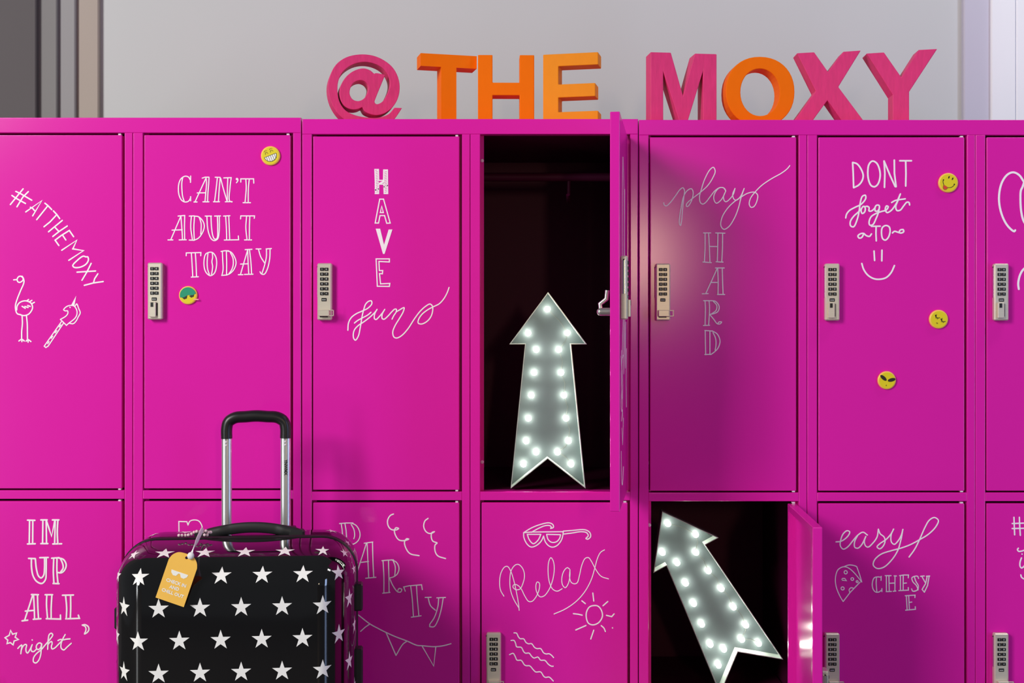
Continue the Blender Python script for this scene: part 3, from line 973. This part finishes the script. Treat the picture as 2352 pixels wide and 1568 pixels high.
def arrow(label, Mw, wires):
    s = scale_at(.016)
    t = thing('marquee_arrow', label, 'arrow light', Mw, 'lit arrow signs')
    P = [((x - 1259) / 1000 / s, (670 - y) / 1000 / s) for x, y in ARW]       # tip at the origin
    DP = .040
    part('back_plate', MB().plate([P], DP - .0015, DP), M['zinc'], t)
    part('rim', MB().plate([P, inset(P, .0016)], 0, DP - .0016), M['zinc_edge'], t)
    for bx, by in BUL:
        x = (1140 + bx * .3445 - 1259) / 1000 / s; z = (670 - (640 + by * .3445)) / 1000 / s
        b = put('bulb', bulb_mesh, t, Matrix.Translation((x, DP - .0125, z)))
        put('bulb_socket', sock_mesh, b)
    for k in range(0, 16, 2):       # thin leads between the sockets
        a, c = BUL[k], BUL[min(k + 2, 16)]
        q = [((1140 + p[0] * .3445 - 1259) / 1000 / s, (670 - (640 + p[1] * .3445)) / 1000 / s) for p in (a, c)]
        part('lead', MB().sweep([(q[0][0], DP - .003, q[0][1]), ((q[0][0] + q[1][0]) / 2 + .006, DP - .004, (q[0][1] + q[1][1]) / 2), (q[1][0], DP - .003, q[1][1])], .0008, n=5), M['cable'], t)
    return t
arrow('lit metal arrow sign standing upright in the open upper locker', Matrix.Translation(P3(1259, 670, .016) + Vector((0, 0, -0.0005))), 0)
sx = scale_at(.145) 
arrow('lit metal arrow sign leaning tilted in the open lower locker', Matrix.Translation(P3(1521, 1174, .145)) @ Matrix.Rotation(R(-28.45), 4, 'Y'), 0)

# ------------------------------------------------------------------ suitcase
SH, SZ, RC = 0.241, 0.3785, 0.072        # half width, half height, corner radius
SYAW = 5.2
SCX, SCY, SCZ = (611 - CX) / 1000, -0.270, 0.4335
SM = Matrix.Translation((SCX, SCY, 0)) @ Matrix.Rotation(R(SYAW), 4, 'Z')
case = thing('suitcase', 'glossy black hard-shell suitcase printed with white stars, standing before the lockers', 'suitcase', SM)
FPROF = [(0, 0.006), (.0012, .030), (.004, .060), (.009, .086), (.017, .108), (.028, .126), (.039, .139), (.050, .1485), (.060, .1545), (.067, .1568), (.072, .1575)]
RPROF = [(0, 0.006), (.0002, .040), (.0006, .080), (.003, .104), (.012, .118), (.030, .125), (.050, .129), (.065, .130), (.072, .130)]
def dense(prof, n=4):
    return [(p.x, p.y) for p in crom(prof, n=n)]
FD_, RD_ = dense(FPROF), dense(RPROF)
def arcs(pr):
    a = [0.0]
    for i in range(1, len(pr)): a.append(a[-1] + math.hypot(pr[i][0] - pr[i - 1][0], pr[i][1] - pr[i - 1][1]))
    return a
FA, RA = arcs(FD_), arcs(RD_)
def prof_at(pr, ac, t):
    t = max(0.0, min(ac[-1], t))
    for i in range(1, len(ac)):
        if t <= ac[i]:
            k = (t - ac[i - 1]) / max(1e-9, ac[i] - ac[i - 1])
            return (pr[i - 1][0] + (pr[i][0] - pr[i - 1][0]) * k, pr[i - 1][1] + (pr[i][1] - pr[i - 1][1]) * k)
    return pr[-1]
def outline(ins, nq=10):
    out = []; r = RC - ins
    for qx, qz, a0 in ((1, 1, 0), (-1, 1, 90), (-1, -1, 180), (1, -1, 270)):
        for k in range(nq + 1):
            a = R(a0 + 90 * k / nq)
            out.append((qx * (SH - RC) + r * math.cos(a), qz * (SZ - RC) + r * math.sin(a)))
    return out
def shell(pr, sgn):
    """sgn -1: towards the camera"""
    mb = MB(); V = []; F = []; n = None
    for ins, dep in pr:
        o = outline(min(ins, RC - 1e-4)); n = len(o)
        V += [(x, sgn * dep, SCZ + z) for x, z in o]
    for i in range(len(pr) - 1):
        for k in range(n):
            l = (k + 1) % n; q = (i * n + k, i * n + l, (i + 1) * n + l, (i + 1) * n + k)
            F.append(q if sgn < 0 else q[::-1])
    last = tuple((len(pr) - 1) * n + k for k in range(n)); F.append(last if sgn < 0 else last[::-1])
    mb.add(V, F, 0, True); return mb
fs = part('front_shell', shell(FD_, -1), M['shell'], case)
rs = part('rear_shell', shell(RD_, 1), M['shell'], case)
def wrap(u, z, rear=False, off=.00035):
    """point of the printed film (u right, z up from the case centre, measured along the skin) on the shell"""
    pr, ac = (RD_, RA) if rear else (FD_, FA)
    RU = ac[-1]
    qx = max(-(SH - RC), min(SH - RC, u)); qz = max(-(SZ - RC), min(SZ - RC, z))
    d = Vector((u - qx, z - qz)); ru = d.length
    if ru < 1e-6: return Vector((u, (1 if rear else -1) * (pr[-1][1] + off), SCZ + z))
    d /= ru
    ins, dep = prof_at(pr, ac, RU - ru); i2, dp2 = prof_at(pr, ac, RU - ru + .004)
    tx, ty = i2 - ins, dp2 - dep; L = math.hypot(tx, ty) or 1
    nr, nd = ty / L, tx / L       # outward along the radius / along depth
    rad = RC - ins + nr * off; dep = dep + nd * off
    return Vector((qx + d.x * rad, (1 if rear else -1) * dep, SCZ + qz + d.y * rad))
def star_part(u, z, rad, rear=False):
    rim = []
    for k in range(10):
        a = R(90 + 36 * k); r = rad if k % 2 == 0 else rad * 0.385
        rim.append((u + r * math.cos(a), z + r * math.sin(a)))
    mb = MB(); ns = 4
    V = [wrap(u, z, rear)]; F = []
    bd = []
    for k in range(10):
        a, b = rim[k], rim[(k + 1) % 10]
        for j in range(2): bd.append((a[0] + (b[0] - a[0]) * j / 2, a[1] + (b[1] - a[1]) * j / 2))
    n = len(bd)
    for s_ in range(1, ns + 1):
        for p in bd: V.append(wrap(u + (p[0] - u) * s_ / ns, z + (p[1] - z) * s_ / ns, rear))
    for k in range(n):
        l = (k + 1) % n; F.append((0, 1 + k, 1 + l) if not rear else (0, 1 + l, 1 + k))
        for s_ in range(ns - 1):
            q = (1 + s_ * n + k, 1 + (s_ + 1) * n + k, 1 + (s_ + 1) * n + l, 1 + s_ * n + l)
            F.append(q if not rear else q[::-1])
    mb.add(V, F, 0, True)
    part('star', mb, M['star'], rs if rear else fs)
# grid of the print, anchored on the star seen at (553, 1395)
u0, z0 = 0.0215, PZ(1395, -.428) - SCZ
PU, PV, SR = .0790, .0632, .0203
for j in range(-9, 4):
    for i in range(-5, 6):
        u = u0 + (i + (0.5 if j % 2 else 0)) * PU; z = z0 + j * PV
        qx = max(-(SH - RC), min(SH - RC, u)); qz = max(-(SZ - RC), min(SZ - RC, z))
        ru = math.hypot(u - qx, z - qz)
        if ru < .135: star_part(u, z, SR)
for j in (2, 3, 4, 5):
    for i in range(-5, 6):
        u = u0 + .012 + (i + (0.5 if j % 2 else 0)) * PU; z = z0 + .012 + j * PV
        qx = max(-(SH - RC), min(SH - RC, u)); qz = max(-(SZ - RC), min(SZ - RC, z))
        ru = math.hypot(u - qx, z - qz)
        if .085 < ru < RA[-1] - .030: star_part(u, z, SR, True)
ring = outline(.0028, 12)
part('rim_bead', MB().sweep([(x, -.0045, SCZ + z) for x, z in ring], .0054, n=8, closed=True, up=(0, 1, 0)), M['matteblack'], case)
part('rim_bead', MB().sweep([(x, .0075, SCZ + z) for x, z in ring], .0054, n=8, closed=True, up=(0, 1, 0)), M['matteblack'], case)
ring2 = outline(.005, 12)
part('zip_tape', MB().sweep([(x, .0015, SCZ + z) for x, z in ring2], .004, n=6, closed=True, up=(0, 1, 0)), M['rubber'], case)
def clasp(side, zc_, h):
    x = side * (SH + .004)
    mb = MB().box(x - .008, x + .008, -.014, .020, zc_ - h / 2, zc_ + h / 2, .003)
    part('clasp', mb, M['rubber'], case)
clasp(1, .685, .056); clasp(1, .530, .095); clasp(-1, .652, .045); clasp(-1, .40, .06)
# telescopic handle
HX, HV, HT = .020, .112, .063
zt0 = .78
tubes = part('telescopic_handle', MB().box(HX - .085, HX + .085, HV - .014, HV + .014, SCZ + SZ - .004, SCZ + SZ + .004, .002), M['matteblack'], case)
for sgn in (-1, 1):
    x = HX + sgn * HT
    part('tube', MB().sweep([(x, HV, zt0), (x, HV, 1.013)], .0112, .0078, n=16, up=(0, 1, 0)), M['alu'], tubes)
    for q in (.990, .997):
        part('release_button', MB().ball((x, HV - .0078, q + .004), .0022, 8), M['pin'], tubes)
gp = [(HX - HT, 1.008), (HX - HT, 1.030), (HX - HT + .004, 1.044), (HX - HT + .018, 1.053), (HX - HT + .040, 1.055), (HX, 1.0565), (HX + HT - .040, 1.055), (HX + HT - .018, 1.053), (HX + HT - .004, 1.044), (HX + HT, 1.030), (HX + HT, 1.008)]
gp = crom(gp, n=4); gr = [.0118] * len(gp)
gw = [.0122 if p.y < 1.046 else .0128 for p in gp]
part('grip', MB().sweep([(p.x, HV, p.y) for p in gp], gw, .0125, n=14, up=(0, 1, 0)), M['matteblack'], tubes)
V, F = text_mb('YNWMX', .0085, bold=.0004)
tm = Matrix.Translation((HX + HT + .001, HV - .0079, .945)) @ Matrix.Rotation(R(90), 4, 'Y')
mbt = MB().add([tm @ Vector(p) for p in V], F); part('lettering', mbt, M['blackkey'], tubes)
# carry handle on the top
CHX, CHV = .020, .034
cp = crom([(CHX - .100, .809), (CHX - .092, .814), (CHX - .060, .8215), (CHX - .03, .826), (CHX, .8275), (CHX + .03, .826), (CHX + .060, .8215), (CHX + .092, .814), (CHX + .100, .809)], n=4)
cr = [.0090 if abs(p.x - CHX) > .056 else .0055 for p in cp]
part('carry_handle', MB().sweep([(p.x, CHV, p.y) for p in cp], [.0115] * len(cp), cr, n=12, up=(0, 1, 0)), M['rubber'], case)
for sgn in (-1, 1):
    part('handle_mount', MB().box(CHX + sgn * .098 - .020, CHX + sgn * .098 + .012, CHV - .013, CHV + .013, .806, .822, .004), M['rubber'], case)
for ux in (-1, 1):
    for vy in (-.10, .085):
        wz = .028
        wh = part('caster_fork', MB().box(ux * .17 - .016, ux * .17 + .016, vy - .018, vy + .018, .034, .062, .004), M['rubber'], case)
        part('wheel', MB().sweep([(ux * .17 - .010, vy, wz), (ux * .17 + .010, vy, wz)], .0275, n=20), M['matteblack'], wh)

# ------------------------------------------------------------------ luggage tag
TY = -.4465
TM = Matrix.Translation(P3(409, 1327, TY)) @ Matrix.Rotation(R(19), 4, 'Y')
tag = thing('luggage_tag', 'yellow luggage tag with white print hanging from the suitcase handle on a ribbon', 'luggage tag', TM)
wT, hT = .0288, .0495
cl = [(-wT, -hT), (wT, -hT), (wT, hT - .020)] + [(p.x, p.y) for p in crom([(wT, hT - .020), (wT - .004, hT - .010), (wT - .013, hT - .002), (.006, hT), (-.006, hT), (-wT + .013, hT - .002), (-wT + .004, hT - .010), (-wT, hT - .020)], n=3)][1:]
hole = ell(.003, hT - .007, .003, .003, 12)
part('card', MB().plate([cl, hole], -.001, .001), M['tag'], tag)
pm = MB()
for txt, z, sz in (('CHECK IN', -.010, .0088), ('AND', -.0205, .0088), ('CHILL OUT', -.031, .0088)):
    V, F = text_mb(txt, sz, y0=-.0014, bold=.0003); pm.add([(p[0], p[1], p[2] + z) for p in V], F)
part('lettering', pm, M['white'], tag)
gm = MB()
gm.plate([[(-.017, .012), (.017, .012), (.016, .007), (.011, .0025), (.005, .003), (.0015, .009), (-.0015, .009), (-.005, .003), (-.011, .0025), (-.016, .007)]], -.0014, -.0009)
part('sunglasses_print', gm, M['white'], tag)
Ti = TM.inverted()
def tl(px, py, Y): return tuple(Ti @ P3(px, py, Y))
sp = [tl(437, 1284, TY + .002), tl(437, 1278, TY - .004), tl(441, 1266, TY - .002), tl(452, 1242, -.385), tl(462, 1221, -.318), tl(466, 1214, -.29)]
part('ribbon', MB().sweep(sp, .0047, .0012, n=8, up=(0, 1, 0.2)), M['strap'], tag)
part('knot', MB().ball(tl(438, 1276, TY - .004), .0068, 12, sz=(1, .7, 1.1)), M['strap'], tag)
bm_ = MB()
for i, (bx, by) in enumerate([(411, 1229), (418, 1229), (426, 1229), (433, 1228), (440, 1226), (446, 1222), (452, 1220), (459, 1221), (466, 1221), (473, 1219), (479, 1222), (484, 1222), (470, 1228), (476, 1228), (461, 1226)]):
    bm_.ball(tl(bx, by, -.302 + .004 * (i % 3)), .0034, 8)
part('bead_chain', bm_, M['bead'], tag)

# ------------------------------------------------------------------ button badges on the doors
def badge(label, px, py, r, rot, feats, body='yellow'):
    """feats: list of (name, material, maker(mb)) in a unit disc, x right, z up"""
    t = thing('button_badge', label, 'badge', Matrix.Translation(P3(px, py, 0)) @ Matrix.Rotation(R(rot), 4, 'Y') @ Matrix.Diagonal((r / 1000, .001, r / 1000, 1)), 'smiley badges on the doors')
    mb = MB(); n = 40; V = []; F = []
    prof = [(1.0, 0), (1.0, -3.2), (.96, -4.4), (.86, -5.2)]
    for rr, y in prof: V += [(rr * math.cos(2 * math.pi * k / n), y, rr * math.sin(2 * math.pi * k / n)) for k in range(n)]
    for i in range(len(prof) - 1):
        for k in range(n):
            l = (k + 1) % n; F.append((i * n + k, i * n + l, (i + 1) * n + l, (i + 1) * n + k))
    mb.add(V, F, 0, True)
    part('rim', mb, M['yrim'], t)
    part('face', MB().plate([ell(0, 0, .87, .87, 36)], -5.3, -4.8), M[body], t)
    for nm, m, fn in feats:
        q = MB(); fn(q); part(nm, q, M[m], t)
    return t
F0, F1 = -5.75, -5.2
def st(q, pts, wd=.07, smooth=True): q.ribbon(crom(pts) if smooth and len(pts) > 2 else pts, wd, F0, F1)
def pl(q, pts): q.plate([pts], F0 - .05, F1)
def arc(cx, cz, rx, rz, a0, a1, n=10): return [(cx + rx * math.cos(R(a0 + (a1 - a0) * i / n)), cz + rz * math.sin(R(a0 + (a1 - a0) * i / n))) for i in range(n + 1)]
def grin_mouth(q): pl(q, [(-.62, .0), (.62, .0)] + arc(0, 0, .62, .58, 0, -180, 14)[1:-1])
def grin_lines(q):
    st(q, [(-.64, .02), (.64, .02)], .06); st(q, arc(0, 0, .64, .60, 0, -180, 14), .06)
    for i in range(-2, 3): q.ribbon([(i * .22, .0), (i * .22, -.58 * math.sqrt(max(0, 1 - (i * .22 / .62) ** 2)))], .04, F0 - .2, F1)
badge('yellow badge with a wide toothy grin near the top of a door', 622, 358, 22, -22, [
    ('mouth', 'white', grin_mouth), ('mouth_outline', 'ink', grin_lines),
    ('eye', 'olive', lambda q: st(q, arc(-.30, .28, .14, .20, 10, 175))), ('eye', 'olive', lambda q: st(q, arc(.28, .30, .14, .20, 10, 175))),
    ('eyebrow', 'olive', lambda q: st(q, arc(-.30, .52, .20, .14, 40, 150), .05)), ('eyebrow', 'olive', lambda q: st(q, arc(.30, .54, .20, .14, 40, 150), .05))])
def cap(q): q.plate([arc(0, 0, .88, .88, -2, 182, 24) + [(-.5, -.12), (0, .02), (.5, -.12)]], F0 - .1, F1)
def lens(cx): return lambda q: pl(q, [(cx - .30, -.10), (cx + .30, -.02), (cx + .18, -.30), (cx - .12, -.34)])
badge('green-capped badge in dark glasses with a tiny cigarette, beside a lock', 433, 678, 21, -14, [
    ('cap', 'green', cap), ('lens', 'ink', lens(-.38)), ('lens', 'ink', lens(.40)),
    ('cigarette', 'blush', lambda q: q.ribbon([(.55, -.60), (.98, -.72)], .13, F0 - .6, F1 - .3))])
badge('yellow badge sticking out a red tongue', 2177, 420, 22.5, 22, [
    ('smile', 'ink', lambda q: st(q, arc(0, .12, .62, .62, 190, 350, 14), .055)),
    ('mouth_corner', 'ink', lambda q: pl(q, ell(-.60, .06, .07, .07, 10))), ('mouth_corner', 'ink', lambda q: pl(q, ell(.60, .06, .07, .07, 10))),
    ('eye', 'ink', lambda q: pl(q, ell(-.18, .52, .065, .14, 12))), ('eye', 'ink', lambda q: pl(q, ell(.22, .52, .065, .14, 12))),
    ('tongue_outline', 'olive', lambda q: pl(q, arc(-.14, -.48, .27, .36, 360, 180, 12) + [(-.41, -.36), (.10, -.46)])),
    ('tongue', 'red', lambda q: q.plate([arc(-.14, -.49, .21, .29, 360, 180, 12) + [(-.34, -.40), (.06, -.48)]], F0 - .4, F1))])
def shut_eye(cx, cz):
    def fn(q):
        st(q, arc(cx, cz + .16, .28, .22, 200, 340, 8), .07)
        for dx, dz in ((-.24, .12), (-.10, .24)): st(q, [(cx - .12, cz + .02), (cx - .12 + dx * .7, cz + .02 + dz * .8)], .05)
        for dx in (-.10, .02, .14): st(q, [(cx + dx, cz - .04), (cx + dx, cz - .18)], .04)
    return fn
badge('yellow badge with closed sleepy eyes and lashes', 2155, 733, 21.5, 30, [
    ('eye', 'ink', shut_eye(-.30, .10)), ('eye', 'ink', shut_eye(.42, .06)), ('mouth', 'olive', lambda q: pl(q, ell(.02, -.46, .11, .07, 10)))])
def alien(cx, rot):
    def fn(q):
        a = R(rot); P = []
        for x, z in [(-.44, 0)] + [(.44 * math.cos(math.pi - math.pi * i / 8), .19 * math.sin(math.pi * i / 8)) for i in range(1, 8)] + [(.44, 0)] + [(.44 * math.cos(-math.pi * i / 8), -.19 * math.sin(math.pi * i / 8)) for i in range(1, 8)]:
            P.append((cx[0] + x * math.cos(a) - z * math.sin(a), cx[1] + x * math.sin(a) + z * math.cos(a)))
        pl(q, P)
    return fn
badge('yellow badge with big black alien eyes', 2036, 873, 20.8, 10, [
    ('eye', 'ink', alien((-.45, .20), -32)), ('eye', 'ink', alien((.48, .14), 24)), ('mouth', 'olive', lambda q: pl(q, ell(0, -.56, .06, .08, 10)))])
